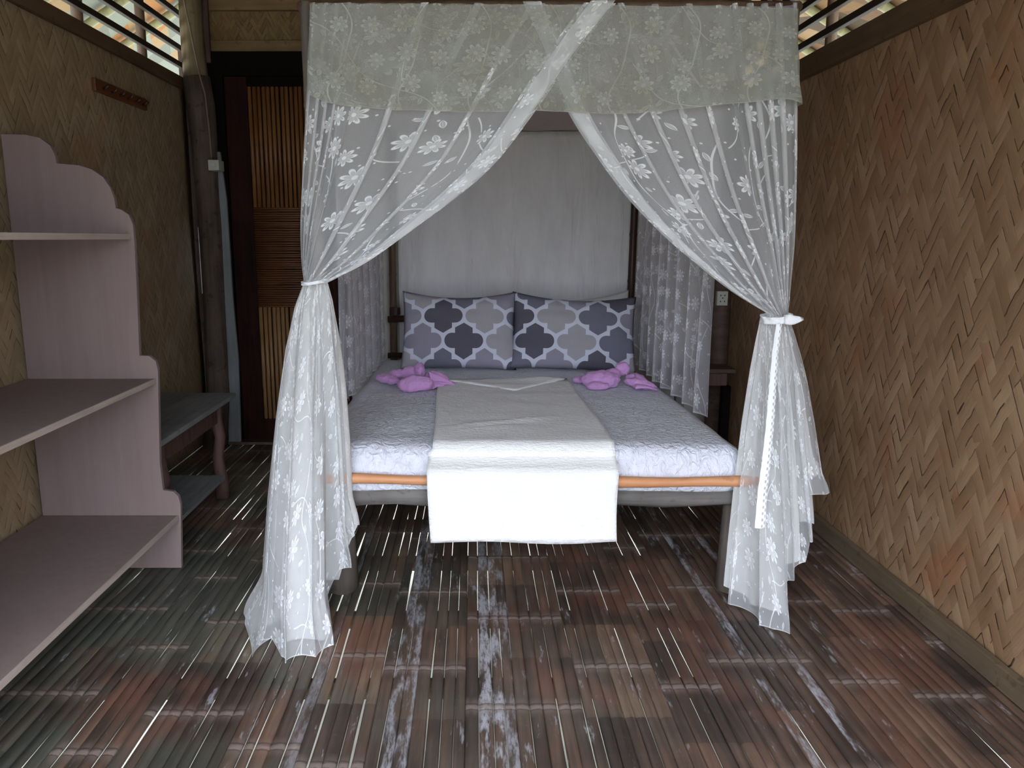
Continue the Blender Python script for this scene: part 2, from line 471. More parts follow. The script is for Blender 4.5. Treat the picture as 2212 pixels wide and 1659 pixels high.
# ------------------------------------------------------------------ floor of flattened bamboo
def build_floor():
    rnd = random.Random(11)
    V, Fc, at_r, at_o, at_s, at_g, at_p = [], [], [], [], [], [], []
    x = XL-.02; sid = 0; grp = 0; left_in_group = 0; off = 0; pale = 0
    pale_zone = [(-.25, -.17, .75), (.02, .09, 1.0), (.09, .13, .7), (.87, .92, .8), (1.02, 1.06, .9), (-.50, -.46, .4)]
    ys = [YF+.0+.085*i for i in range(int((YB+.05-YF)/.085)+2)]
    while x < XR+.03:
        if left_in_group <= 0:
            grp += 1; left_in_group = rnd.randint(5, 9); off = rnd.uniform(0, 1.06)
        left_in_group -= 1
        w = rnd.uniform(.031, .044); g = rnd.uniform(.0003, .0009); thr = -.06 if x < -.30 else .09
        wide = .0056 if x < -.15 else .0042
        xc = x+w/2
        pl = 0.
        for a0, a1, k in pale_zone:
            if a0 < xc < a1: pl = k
        r = rnd.random(); tilt = rnd.uniform(-.0022, .0022); base = len(V); ph = rnd.uniform(0, 9)
        for i, y in enumerate(ys):
            n1 = noise.noise(Vector((sid*3.1, y*1.9, 0))); n2 = noise.noise(Vector((sid*3.1+50, y*1.9, 0)))
            o1 = max(0, n1-thr)*wide*1.3; o2 = max(0, n2-thr)*wide*1.3
            xa = x+g/2+o1; xb = x+w-g/2-o2
            dx = .004*math.sin(y*1.3+ph)*.3
            prof = [(0, -.010), (0, -.0042), (.13, -.0008), (.5, .0008), (.87, -.0008), (1, -.0042), (1, -.010)]
            for (u, dz) in prof:
                V.append((xa+(xb-xa)*u+dx, y, dz+tilt*(u-.5)*2+(.0012 if .1 < u < .9 else 0)*noise.noise(Vector((sid, y*4, 2)))))
                at_r.append(r); at_o.append(off); at_s.append(sid); at_g.append(grp); at_p.append(pl)
        m = 7
        for i in range(len(ys)-1):
            for k in range(m-1):
                a = base+i*m+k
                Fc.append((a, a+1, a+m+1, a+m))
            Fc.append((base+i*m+m-1, base+i*m, base+(i+1)*m, base+(i+1)*m+m-1))
        x += w; sid += 1
    o = mesh('floor', V, Fc, M_FLOOR, smooth=True)
    for nm, dat in (('rnd', at_r), ('off', at_o), ('sid', at_s), ('grp', at_g), ('pale', at_p)):
        A = o.data.attributes.new(nm, 'FLOAT', 'POINT'); A.data.foreach_set('value', [float(q) for q in dat])
    tag(o, kind='structure')
build_floor()
# joists under the slats
bm = bmesh.new(); y = YF+.1; k = 0
while y < YB:
    add_tube(bm, [(XL-.1, y, -.050), (XR+.1, y+.02, -.050)], .032, 10); y += .50 if k % 2 else .44; k += 1
tag(bmobj('floor_joists', bm, M_THATCH, smooth=True), kind='structure')
bm = bmesh.new(); add_box(bm, -14, 14, -12, 16, -.80, -.75)
tag(bmobj('ground', bm, M_GROUND), kind='structure')

# ------------------------------------------------------------------ walls
def grid_wall(name, fn, nu, nv, mat, thick=.012, nrm=(1, 0, 0)):
    """a matting wall with a gentle belly, real thickness"""
    V = []; n = Vector(nrm)
    for s in (0, 1):
        for j in range(nv+1):
            for i in range(nu+1):
                V.append(fn(i/nu, j/nv)-n*(thick*s))
    Fc = []; m = nu+1; N = m*(nv+1)
    for j in range(nv):
        for i in range(nu):
            a = j*m+i; Fc.append((a, a+1, a+m+1, a+m)); Fc.append((N+a, N+a+m, N+a+m+1, N+a+1))
    rim = [i for i in range(m)]+[j*m+nu for j in range(1, nv+1)]+[nv*m+i for i in range(nu-1, -1, -1)]+[j*m for j in range(nv-1, 0, -1)]
    for q in range(len(rim)):
        a, b = rim[q], rim[(q+1) % len(rim)]; Fc.append((a, N+a, N+b, b))
    o = mesh(name, V, Fc, mat); bm = bmesh.new(); bm.from_mesh(o.data); bmesh.ops.recalc_face_normals(bm, faces=bm.faces[:]); bm.to_mesh(o.data); bm.free()
    return tag(o, kind='structure')
ZL, ZR = 2.274, 2.165
def left_fn(u, v):
    z = v*ZL
    yend = 4.970
    y = YF+(yend-YF)*u
    return Vector((XL-.010+.010*noise.noise(Vector((y*1.2, z*1.1, 0))), y, z))
grid_wall('wall_left', left_fn, 60, 26, M_WALL_L, nrm=(1, 0, 0))
def right_fn(u, v):
    z = v*ZR; y = YF+(YB+.02-YF)*u
    return Vector((XR+.010+.012*noise.noise(Vector((y*1.1, z*1.1, 7))), y, z))
grid_wall('wall_right', right_fn, 60, 26, M_WALL_R, nrm=(-1, 0, 0))
ZC = 2.95
box('baseboard_right', XR-.022, XR+.004, YF, YB, .004, .075, M_BASE, bev=.003)['kind'] = 'structure'
box('trim_1', XR-.020, XR+.016, YF, YB, ZR-.085, ZR+.012, M_RAILTOP, bev=.003)['kind'] = 'structure'
box('trim_2', XL-.016, XL+.018, YF, YB-.02, ZL-.060, ZL+.004, M_RAILTOP, bev=.003)['kind'] = 'structure'
# upper wall bands above the lattice openings
box('wall_left_upper', XL-.03, XL, YF, YB+.05, 2.86, ZC, M_THATCH, bev=0)['kind'] = 'structure'
box('wall_right_upper', XR, XR+.03, YF, YB+.05, 2.80, ZC, M_THATCH, bev=0)['kind'] = 'structure'
# back wall: whitewashed part, woven band above the door
DX0, DX1 = -1.62, -.80
box('wall_back', DX1, XR+.04, YB, YB+.03, 0, 2.46, M_WHITE_WALL, bev=0)['kind'] = 'structure'
box('wall_back_upper', XL+.02, XR+.04, YB+.005, YB+.03, 2.46, ZC, M_WALL_B, bev=0)['kind'] = 'structure'
bm = bmesh.new()   # boards behind the crooked post, with a slit that lets daylight in
add_box(bm, XL-.04, XL+.012, YB+.012, YB+.03, 0, 2.46); add_box(bm, XL+.020, DX0, YB, YB+.03, 0, 2.46)
add_box(bm, XL+.012, XL+.020, YB+.012, YB+.03, 0, .98); add_box(bm, XL+.012, XL+.020, YB+.012, YB+.03, 1.40, 2.46)
tag(bmobj('wall_back_side', bm, M_POST), kind='structure')
box('trim_3', XL+.04, XR, YB-.03, YB+.004, 2.435, 2.50, M_TRIM, bev=.003)['kind'] = 'structure'
box('trim_4', XL+.04, XR, YB-.03, YB+.004, 2.67, 2.74, M_TRIM, bev=.003)['kind'] = 'structure'
# front wall behind the camera with its wide doorway to the veranda
OPX0, OPX1, OPZ = -1.60, 1.50, 2.35
bm = bmesh.new()
add_box(bm, XL-.02, OPX0, YF-.03, YF, 0, ZC); add_box(bm, OPX1, XR+.02, YF-.03, YF, 0, ZC); add_box(bm, OPX0, OPX1, YF-.03, YF, OPZ, ZC)
tag(bmobj('wall_front', bm, M_THATCH), kind='structure')
bm = bmesh.new(); add_box(bm, XL-.05, XR+.05, YF-.05, YB+.06, ZC, ZC+.05)
tag(bmobj('ceiling', bm, M_THATCH), kind='structure')
# eaves outside both lattice openings
def eave(name, x0, z0, x1, z1, em):
    V = [(x0, YF-.6, z0), (x1, YF-.6, z1), (x1, YB+5, z1), (x0, YB+5, z0)]
    V += [(a, b, c+.03) for a, b, c in V]
    o = mesh(name, V, [(0, 1, 2, 3), (7, 6, 5, 4), (0, 4, 5, 1), (1, 5, 6, 2), (2, 6, 7, 3), (3, 7, 4, 0)], em, smooth=False)
    tag(o, kind='structure')
eave('roof_eave_left', XL-.05, 3.02, XL-1.75, 2.18, M_EAVE)
eave('roof_eave_right', XR+.05, 3.0, XR+1.75, 2.16, M_EAVE2)

# lattice openings
def lattice(name, X, z0, n, step, sgn):
    e = empty(name, (X, 2., z0)); tag(e, kind='structure')
    for k in range(n):
        z = z0+.075+step*k
        box('batten', X-.013, X+.013, YF, YB-.01, z-.015, z+.015, M_BATTEN, e, .002)
    for yy in (.3, 1.35, 2.35, 3.05, 3.75, 4.45):
        tube('stud', [(X+sgn*.045, yy, z0-.1), (X+sgn*.045, yy+.01, ZC)], .026, M_CANE, e, n=10)
    return e
lattice('window_1', XL, ZL, 6, .098, -1)
lattice('window_2', XR, ZR+.0, 7, .090, 1)
raf = None
for k in range(3, 11):
    for sgn, X in ((-1, XL), (1, XR)):
        if sgn > 0 and k < 4: continue
        yy = .4+.52*k
        o = bamboo('bamboo_rafter', (X+sgn*.06, yy, 2.965), (X+sgn*1.6, yy+.30, 2.20), .028, M_RAFTER, None, seed=k)
        side = 'open lattice beside the switch post' if sgn < 0 else 'open lattice above the tan wall'
        tag(o, 'yellow green bamboo rafter under the eave, seen through the '+side, 'rafter', 'bamboo rafters beyond the '+side)

# ------------------------------------------------------------------ door
d = empty('door_1', ((DX0+DX1)/2, YB-.02, 0)); tag(d, kind='structure')
def pxX(px, Y, z=1.3): return (px-PX0)/F*(Y*CC+(CH-z)*SS)
zt = 2.435
jl = pxX(549, 4.93)
box('door_jamb', DX0, DX0+.10, YB-.045, YB+.03, 0, zt, M_DOORBLK, d, .004)
box('door_jamb', DX1-.10, DX1, YB-.045, YB+.03, 0, zt, M_DOOR, d, .004)
box('door_head', DX0+.10, DX1-.10, YB-.045, YB+.03, zt-.14, zt, M_DOORBLK, d, .004)
box('door_stile', DX0+.10, jl, YB-.022, YB+.02, .0, zt-.14, M_DOOR, d, .003)
jr = DX1-.19
box('door_stile', jr, DX1-.10, YB-.022, YB+.02, .0, zt-.14, M_DOOR, d, .003)
def zat(py, Y): return at(560, py, Y).z
za, zb, zc_, zd = zat(187, 4.94), zat(448, 4.94), zat(664, 4.94), .16
box('door_rail', jl, jr, YB-.022, YB+.02, za, zt-.14, M_DOORBLK, d, .003)
box('door_rail', jl, jr, YB-.022, YB+.02, 0, zd, M_DOOR, d, .003)
def slatpanel(name, z0, z1, mat, n, vert=True):
    bm = bmesh.new(); rn = random.Random(n)
    if vert:
        w = (jr-jl)/n
        for k in range(n):
            add_tube(bm, [(jl+w*(k+.5), YB-.010, z0), (jl+w*(k+.5)+rn.uniform(-.002, .002), YB-.010, z1)], w*.46*rn.uniform(.8, 1.05), 8, k, 0, .8)
    else:
        w = (z1-z0)/n
        for k in range(n):
            add_tube(bm, [(jl, YB-.008, z0+w*(k+.5)), ((jl+jr)/2, YB-.012, z0+w*(k+.5)+rn.uniform(-.002, .002)), (jr, YB-.008, z0+w*(k+.5))], w*.5, 6)
    bmobj(name, bm, mat, d, smooth=True)
slatpanel('slat_panel', zb, za, M_SLATS, 14)
slatpanel('splint_panel', zc_, zb, M_WEAVE_H, 44, False)
slatpanel('lower_slat_panel', zd, zc_, M_SLATS_L, 14)
box('door_backing', jl, jr, YB+.005, YB+.02, zd, za, M_DOORBLK, d, 0)
box('threshold', XL+.05, DX1, YB-.10, YB+.02, .003, .022, M_NIGHT, d, .003)

# posts
p = empty('corner_post', (-1.66, 4.84, 0)); tag(p, 'crooked brown timber post in the corner beside the dark door', 'post')
pp = [(466, 965, 28), (472, 850, 25), (470, 780, 24), (464, 650, 23), (455, 500, 23), (447, 400, 24), (441, 300, 26), (434, 230, 27), (424, 168, 26)]
pts = [at(a, b, 4.86) for a, b, r in pp]; pts[0].z = .0
tube('trunk', pts, [r/F*5. for a, b, r in pp], M_POST, p, n=18, seed=3, rough=.22)
pq = [(424, 172, 25), (417, 110, 23), (412, 50, 23), (407, -60, 24)]
tube('peeled_top', [at(a, b, 4.86) for a, b, r in pq], [r/F*4.75 for a, b, r in pq], M_POSTTOP, p, n=16, seed=9, rough=.12)
o = mesh('batten', [], [], M_STRIP)
bpy.data.objects.remove(o)
bm = bmesh.new()
st = [(468, 328, 7), (481, 430, 8), (487, 520, 8), (492, 650, 11), (502, 780, 13), (507, 950, 13)]
prev = None
for a, b, w in st:
    q0 = at(a-w, b, 4.87); q1 = at(a+w, b, 4.87)
    if b == 950: q0.z = q1.z = .02
    ring = [bm.verts.new(q0), bm.verts.new(q1), bm.verts.new(q1+Vector((0, .02, 0))), bm.verts.new(q0+Vector((0, .02, 0)))]
    if prev:
        for k in range(4): bm.faces.new((prev[k], prev[(k+1) % 4], ring[(k+1) % 4], ring[k]))
    else: bm.faces.new(ring)
    prev = ring
bm.faces.new(prev[::-1])
tag(bmobj('edge_batten', bm, M_STRIP), 'narrow grey painted batten between the crooked post and the dark door', 'batten')
# upright behind batten on top left
box('post_cleat', *(lambda a, b: (a.x, b.x))(at(430, 60, 4.9), at(450, 60, 4.9)), 4.905, 4.93, at(440, 135, 4.9).z, ZC-.02, M_TABLELEG, None, .003)
tag(bpy.data.objects['post_cleat'], 'dark upright cleat between peeled post top and woven band over the door', 'cleat')

q = empty('timber_post', (1.50, 4.74, 0)); tag(q, 'dark red brown post carrying the wall socket beside the bedside stand', 'post')
XP = pxX(1567, 4.72)
tube('trunk', [(XP+.006*math.sin(i*1.1), 4.74, i*.21) for i in range(14)], [.060+.004*math.sin(i*2.1) for i in range(14)], M_NIGHT, q, n=16, seed=5, rough=.15)

# ------------------------------------------------------------------ switch, cable, socket, peg rack
s = empty('light_switch', at(461, 356, 4.70)); tag(s, 'small ivory light switch box on the crooked brown post', 'switch')
a, b = at(450, 368, 4.70), at(472, 345, 4.70)
YS = 4.70
box('switch_box', a.x, b.x, YS, YS+.10, a.z, b.z, M_PLASTIC, s, .004)
box('rocker', (a.x+b.x)/2-.012, (a.x+b.x)/2+.012, YS-.005, YS, (a.z+b.z)/2-.012, (a.z+b.z)/2+.012, M_PLASTIC, s, .002)
cp = [(457, 345), (452, 285), (443, 205), (432, 165), (420, 110), (408, 50), (397, 0), (392, -60)]
o = tube('electric_cable', [at(a, b, 4.765 if b < 170 else 4.75) for a, b in cp], .0048, M_CABLE, n=8)
tag(o, 'thin dusty cable running down the post to the light switch', 'cable')
s = empty('wall_socket', at(1560, 644, 4.66)); tag(s, 'white wall socket on the dark post beyond the side lace', 'socket')
a, b = at(1548, 660, 4.66), at(1573, 629, 4.66)
box('socket_plate', a.x, b.x, 4.655, 4.69, a.z, b.z, M_PLASTIC, s, .004)
bm = bmesh.new(); mx, mz = (a.x+b.x)/2, (a.z+b.z)/2
for dx, dz in ((-.012, .018), (.012, .018), (0, .002), (-.012, -.018), (.012, -.018)):
    add_box(bm, mx+dx-.003, mx+dx+.003, 4.653, 4.657, mz+dz-.004, mz+dz+.004)
bmobj('slots', bm, M_PLASTICD, s)
pr0, pr1 = onx(200, 192, XL), onx(311, 219, XL)
s = empty('peg_rack', (XL+.01, (pr0.y+pr1.y)/2, pr0.z)); tag(s, 'small orange brown peg rack fixed high on the brown matting wall', 'peg rack')
zt0 = (onx(200, 176, XL).z+onx(311, 208, XL).z)/2; zb0 = (onx(200, 205, XL).z+onx(311, 230, XL).z)/2
box('backboard', XL-.004, XL+.016, pr0.y, pr1.y, zb0, zt0, M_PEG, s, .004)
for k in range(6):
    yy = pr0.y+(pr1.y-pr0.y)*(.12+.155*k)
    zz = zb0+.35*(zt0-zb0)
    tube('peg', [(XL+.014, yy, zz), (XL+.032, yy, zz+.002), (XL+.046, yy, zz+.016)], [.006, .006, .009], M_PEGDK, s, n=8)

# ------------------------------------------------------------------ stepped shelf unit
YS = 2.953
u = empty('shelf_unit', (-1.5, 2.3, 0)); tag(u, 'mauve brown plywood shelf unit with stepped scalloped side against the brown wall', 'shelf unit')
prof = [(392, 1228), (390, 1090), (385, 1072), (374, 1062), (352, 1059), (345, 1000), (341, 800), (336, 780), (322, 769), (301, 768), (296, 640), (290, 520), (287, 485), (278, 464), (262, 453), (250, 450),
        (247, 430), (238, 405), (222, 382), (198, 366), (170, 357), (122, 353), (119, 336), (108, 314), (86, 298), (55, 291), (20, 290)]
outl = [(at(a, b, YS).x, at(a, b, YS).z) for a, b in prof]
outl[0] = (outl[0][0], 0.004)
outl.append((XL+.02, outl[-1][1])); outl.append((XL+.02, .004))
def panel(y0, y1):
    bm = bmesh.new()
    va = [bm.verts.new((x, y0, z)) for x, z in outl]; vb = [bm.verts.new((x, y1, z)) for x, z in outl]
    bm.faces.new(va); bm.faces.new(vb[::-1])
    for i in range(len(va)):
        j = (i+1) % len(va); bm.faces.new((va[i], vb[i], vb[j], va[j]))
    return bmobj('side_panel', bm, M_SHELF, u)
panel(YS, YS+.018); panel(1.50, 1.518)
for (px, py, nm) in ((386, 1113, 0), (336, 818, 1), (282, 506, 2)):
    e = at(px, py, YS)
    xf = e.x; z1 = e.z
    sh = box('shelf_board', XL+.022, xf-.004, 1.520, YS-.002, z1-.018, z1, M_SHELF, u, 0)
    box('board_edge', xf-.004, xf+.001, 1.520, YS-.002, z1-.019, z1+.001, M_SHELF_EDGE, sh, 0)

# ------------------------------------------------------------------ low table behind the shelf
tx, tz, ty = -1.265, .522, 4.01
u = empty('side_table', (-1.5, 3.6, 0)); tag(u, 'low worn table with grey green top and reddish legs behind the shelf unit', 'table')
box('table_top', XL+.03, tx, 3.02, ty, tz-.024, tz, M_TABLE, u, .003)
def leg(xx, yy):
    pts = [(xx, yy, .004), (xx+.004, yy, .10), (xx-.010, yy, .22), (xx+.008, yy, .33), (xx-.012, yy, .42), (xx-.012, yy, tz-.026)]
    tube('leg', pts, [.034, .031, .028, .027, .033, .036], M_TABLELEG, u, n=10, seed=xx*9+yy, rough=.25)
leg(tx-.045, 3.83); leg(XL+.10, 3.83); leg(tx-.045, 3.10); leg(XL+.10, 3.10)
bm = bmesh.new()
add_box(bm, tx-.060, tx-.035, 3.12, 3.80, tz-.115, tz-.026)
bmobj('apron', bm, M_TABLELEG, u)
box('lower_shelf', XL+.06, tx-.01, 3.04, 3.79, .115, .135, M_TABLE, u, .002)

# bedside stand on the other side
u = empty('bedside_stand', (1.3, 4.6, 0)); tag(u, 'small dark wooden bedside stand with a drawer under the wall socket', 'bedside stand')
box('stand_top', 1.02, 1.545, 4.46, 4.66, .548, .572, M_NIGHT, u, .003)
box('drawer', 1.18, 1.50, 4.475, 4.62, .470, .544, M_TABLELEG, u, .004)
for xx in (1.32, 1.50):
    pass
box('leg', 1.205, 1.255, 4.48, 4.53, .004, .466, M_STRIP, u, .003)
box('leg', 1.480, 1.530, 4.48, 4.53, .004, .466, M_DOORBLK, u, .003)

# ------------------------------------------------------------------ the bed
bed = empty('canopy_bed', (.2, 3.7, 0)); tag(bed, 'rustic wooden four-poster bed frame with log legs and bamboo canopy posts', 'bed')
tube('leg', [(-.507, 2.775, .001), (-.507, 2.775, .2), (-.505, 2.775, .40)], [.060, .056, .055], M_LEG, bed, n=16, seed=1, rough=.15)
tube('leg', [(.990, 2.775, .001), (.995, 2.775, .2), (1.0, 2.775, .40)], [.056, .052, .050], M_LEG, bed, n=16, seed=2, rough=.15)
tube('leg', [(-.50, 4.78, .001), (-.50, 4.78, .40)], .05, M_LEG, bed, n=14, seed=3, rough=.15)
tube('leg', [(.95, 4.78, .001), (.95, 4.78, .40)], .05, M_LEG, bed, n=14, seed=4, rough=.15)
tube('end_beam', [(-.62+.11*i, 2.715, .392-.004*math.cos(i)) for i in range(16)], [.034+.003*math.sin(i*1.7) for i in range(16)], M_BEAM, bed, n=14, seed=6, rough=.18)
tube('side_beam', [(-.56, 2.74+.2*i, .385) for i in range(11)], .032, M_BEAM, bed, n=12, seed=7, rough=.15)
tube('side_beam', [(.955, 2.74+.2*i, .385) for i in range(11)], .032, M_BEAM, bed, n=12, seed=8, rough=.15)
tube('mattress_rail', [(-.63+.105*i, 2.652+.003*math.sin(i), .480-.0008*i+.003*math.sin(i*.9)) for i in range(17)], [.0190+.002*math.sin(i*1.3) for i in range(17)], M_RAIL, bed, n=14, seed=9, rough=.08)
box('bed_deck', -.56, .95, 2.75, 4.78, .405, .412, M_BEAM, bed, 0)
ZT = 2.075
bamboo('canopy_post', (-.528, 2.700, .36), (-.540, 2.66, ZT), .021, M_LEG, bed, seed=1)
bamboo('canopy_post', (1.035, 2.700, .36), (1.030, 2.66, ZT), .021, M_LEG, bed, seed=2)
def ppost(px0, py0, px1, py1, mat, seed):
    Y = 4.86
    a, b = at(px0, py0, Y), at(px1, py1, Y)
    dr = (b-a)/(b.z-a.z)
    lo = a+dr*(.36-a.z); hi = a+dr*(2.05-a.z)
    bamboo('canopy_post', lo, hi, .0225, mat, bed, seed=seed)
    return a, b, dr
ppost(851, 760, 848, 560, M_CANE, 3)
ppost(1363, 620, 1371, 450, M_CANEDK, 4)
bamboo('headboard_rail', at(838, 690, 4.80), at(1384, 664, 4.80), .021, M_CANEDK, bed, seed=8)
bamboo('headboard_rail', at(838, 768, 4.80), at(1384, 762, 4.80), .018, M_CANEDK, bed, seed=9)
bm = bmesh.new(); add_tube(bm, [at(853, 664, 4.80), at(853, 680, 4.80)], .034, 12); bmobj('lashing', bm, M_CANEDK, bed)
bamboo('canopy_rail', (-.552, 2.655, ZT-.01), (1.045, 2.655, ZT-.01), .014, M_CANE, bed, seed=5)
bamboo('canopy_rail', (-.57, 4.84, 2.03), (1.04, 4.84, 2.03), .016, M_CANE, bed, seed=6)
bamboo('canopy_rail', (-.555, 2.66, ZT-.01), (-.53, 4.84, 2.03), .016, M_CANE, bed, seed=7)
bamboo('canopy_rail', (1.045, 2.66, ZT-.01), (1.02, 4.84, 2.03), .016, M_CANE, bed, seed=10)

# mattress in its sheet
def build_mattress():
    bm = bmesh.new(); nx, ny = 72, 84
    z0, z1 = .414, .585; rad = .055
    prof = []
    # cross-section offsets (inset from the outline, height)
    hs = [(0.012, z0), (0., z0+.02), (-.006, z0+.055), (-.004, z0+.10), (0.004, z1-.042), (.018, z1-.016), (.045, z1-.004)]
    def outline(s):  # rounded rectangle perimeter param
        pass
    rings = []
    N = 300
    pts = []
    # perimeter, counter-clockwise from front left corner
    c0 = [(-.612, 2.690), (.990, 2.690), (.955, 4.80), (-.585, 4.80)]
    cr = .07
    def corner(i):
        a = Vector(c0[i-1]); b = Vector(c0[i]); c = Vector(c0[(i+1) % 4])
        d1 = (a-b).normalized(); d2 = (c-b).normalized()
        P = []
        for k in range(9):
            t = k/8; P.append(b+d1*cr*(1-t)**2+d2*cr*t**2)
        return P
    path = []
    for i in range(4):
        cn = corner(i); nxt = corner((i+1) % 4)
        path += cn
        A, B = cn[-1], nxt[0]; m = max(2, int((B-A).length/.03))
        for k in range(1, m): path.append(A+(B-A)*(k/m))
    cen = Vector((.19, 3.72)); n = len(path)
    for (ins, h) in hs:
        ring = []
        for k, p2 in enumerate(path):
            d = (path[(k+1) % n]-path[k-1]).normalized(); nr = Vector((d.y, -d.x))
            wob = .006*noise.noise(Vector((p2.x*5, p2.y*5, h*14)))
            q = p2-nr*(ins+wob)
            zz = h+.004*noise.noise(Vector((p2.x*3, p2.y*3, h*3)))*(1 if h > .5 else 0)
            ring.append(bm.verts.new((q.x, q.y, zz)))
        rings.append(ring)
    for a in range(len(rings)-1):
        for k in range(n):
            bm.faces.new((rings[a][k], rings[a][(k+1) % n], rings[a+1][(k+1) % n], rings[a+1][k]))
    # top: shrink rings to the centre
    prev = rings[-1]
    steps = 34
    last2 = [Vector((v.co.x, v.co.y)) for v in prev]
    for sidx in range(1, steps):
        f = 1-sidx/steps; ring = []
        for k in range(n):
            q = cen+(last2[k]-cen)*f
            wr = .0045*noise.noise(Vector((q.x*4, q.y*7, 1)))+.0022*noise.noise(Vector((q.x*14, q.y*26, 5)))
            # shallow puckers in the sheet
            wr += .0016*noise.noise(Vector((q.x*40, q.y*46, 9)))
            ring.append(bm.verts.new((q.x, q.y, z1+wr)))
        for k in range(n):
            bm.faces.new((prev[k], prev[(k+1) % n], ring[(k+1) % n], ring[k]))
        prev = ring
    bm.faces.new(prev); bm.faces.new(rings[0][::-1])
    return bmobj('mattress', bm, M_MATTRESS, None, smooth=True)
tag(build_mattress(), 'white mattress in a crinkled grey-white sheet on the canopy bed', 'mattress')

# ------------------------------------------------------------------ runner hanging over the front edge
def build_runner():
    cx0, cx1 = -.158, .512
    path = []  # (y, z) along the cloth from the far end
    y = 3.93
    while y > 2.74: path.append((y, .5945)); y -= .022
    R0 = .045
    yc, zc0 = 2.735, .5945-R0
    for k in range(0, 9):
        a = math.pi/2*k/8
        path.append((yc-R0*math.sin(a)-.0*k, zc0+R0*math.cos(a)))
    yend = path[-1][0]
    z = path[-1][1]
    targ = 2.600
    while z > .272:
        z -= .018
        k = smooth01((.575-z)/.065)
        path.append((yend+(targ-yend)*k, z))
    nu = 44; V = []; UV = []; m = nu+1
    for j, (y, z) in enumerate(path):
        for i in range(m):
            s = i/nu
            top = z > .57
            x0 = cx0+(.000 if not top else .010*math.sin(y*3)-.012*smooth01((y-3.0)/1.)); x1 = cx1-(.018*smooth01((y-2.9)/1.0) if top else 0)
            if not top: x0 += .006*math.sin(z*9); x1 += .004*math.sin(z*12)
            x = x0+(x1-x0)*s
            w = noise.noise(Vector((x*5, y*9+z*4, 2)))
            fold = 0
            if top:
                dd = (y-2.98)-(x-.05)*.42
                fold = .011*math.exp(-(dd/.020)**2)*smooth01((x+.12)/.1)*smooth01((.40-x)/.2)
                dd = (y-2.90)-(x-.0)*.30
                fold += .007*math.exp(-(dd/.016)**2)*smooth01((x+.10)/.1)*smooth01((.22-x)/.1)
                V.append((x, y, z+.004*w+fold+.003+.0016*noise.noise(Vector((x*30, y*60, 1)))))
            else:
                lim = smooth01((.57-z)/.1)
                V.append((x, y-.004*w*lim-.004*math.sin(s*9+z*5)*lim-.002, z+(.004*math.sin(s*7) if j == len(path)-1 else 0)))
            UV.append((x, y))
    Fc = []
    for j in range(len(path)-1):
        for i in range(nu):
            a = j*m+i; Fc.append((a, a+m, a+m+1, a+1))
    o = mesh('bed_runner', V, Fc, M_RUNNER, uv=UV)
    md = o.modifiers.new('thick', 'SOLIDIFY'); md.thickness = .006; md.offset = 1
    tag(o, 'long ivory cotton cloth laid down the bed and hanging over its front edge', 'bed runner')
    # folded down corner flap at the pillow end: triangle with its tip towards the foot
    V = []; Fc = []; n = 16; idx = {}
    A = Vector((-.152, 3.945, .607)); B = Vector((.492, 3.985, .607)); T = Vector((.205, 3.66, .605))
    for i in range(n+1):
        for j in range(n+1-i):
            a = i/n; b = j/n; c = 1-a-b
            P = A*a+B*b+T*c
            ed = min(a, b, c)
            P = P+Vector((0, 0, .016*(1-c)*(.5+.5*math.sin(c*9+a*5))*smooth01(ed*6+.2)+.006*noise.noise(P*14)))
            idx[(i, j)] = len(V); V.append(P)
    for i in range(n):
        for j in range(n-i):
            Fc.append((idx[(i, j)], idx[(i+1, j)], idx[(i, j+1)]))
            if i+j < n-1: Fc.append((idx[(i+1, j)], idx[(i+1, j+1)], idx[(i, j+1)]))
    f = mesh('folded_flap', V, Fc, M_RUNNER, o)
    f.matrix_parent_inverse = Matrix.Identity(4)
    md = f.modifiers.new('thick', 'SOLIDIFY'); md.thickness = .010; md.offset = 1
build_runner()

# ------------------------------------------------------------------ pillows
def pillow(name, w, h, d, mat, loc, tilt, roll, label, group, seed, sag=.0, yaw=0.):
    nu, nv = 40, 26; V = []; UV = []; m = nu+1
    for side in (1, -1):
        for j in range(nv+1):
            for i in range(m):
                a = i/nu*2-1; b = j/nv*2-1
                ex = (1-abs(a)**3.2)**.55*(1-abs(b)**3.0)**.55
                # concave edges between the corners
                pinch_x = 1-.045*(1-b*b)*abs(a)**2; pinch_y = 1-.055*(1-a*a)*abs(b)**2
                x = a*w/2*pinch_x; z = b*h/2*pinch_y
                z -= sag*(1-a*a)*max(0, b)
                wr = noise.noise(Vector((a*2.2+seed, b*2.2, side)))*.010+.006*noise.noise(Vector((a*6+seed, b*5, side)))
                y = -side*(d/2*ex+wr*(ex > .02))
                V.append(Vector((x, y, z))); UV.append(((x+seed*.06), z))
    N = m*(nv+1); Fc = []
    for j in range(nv):
        for i in range(nu):
            a = j*m+i; Fc.append((a, a+1, a+m+1, a+m)); Fc.append((N+a, N+a+m, N+a+m+1, N+a+1))
    Mx = Matrix.Translation(loc) @ Matrix.Rotation(yaw, 4, 'Z') @ Matrix.Rotation(tilt, 4, 'X') @ Matrix.Rotation(roll, 4, 'Y')
    o = mesh(name, V, Fc, mat, uv=UV)
    bm = bmesh.new(); bm.from_mesh(o.data); bmesh.ops.remove_doubles(bm, verts=bm.verts[:], dist=.0008); bm.to_mesh(o.data); bm.free()
    for p_ in o.data.polygons: p_.use_smooth = True
    o.matrix_world = Mx
    tag(o, label, 'pillow', group); return o
G = 'patterned pillows against the hanging sheet'
pillow('pillow', .665, .475, .15, M_QUAT, (-.085, 4.43, .808), R(-24), R(0.5), 'grey quatrefoil patterned pillow on the side of the dark door', G, 0., .03)
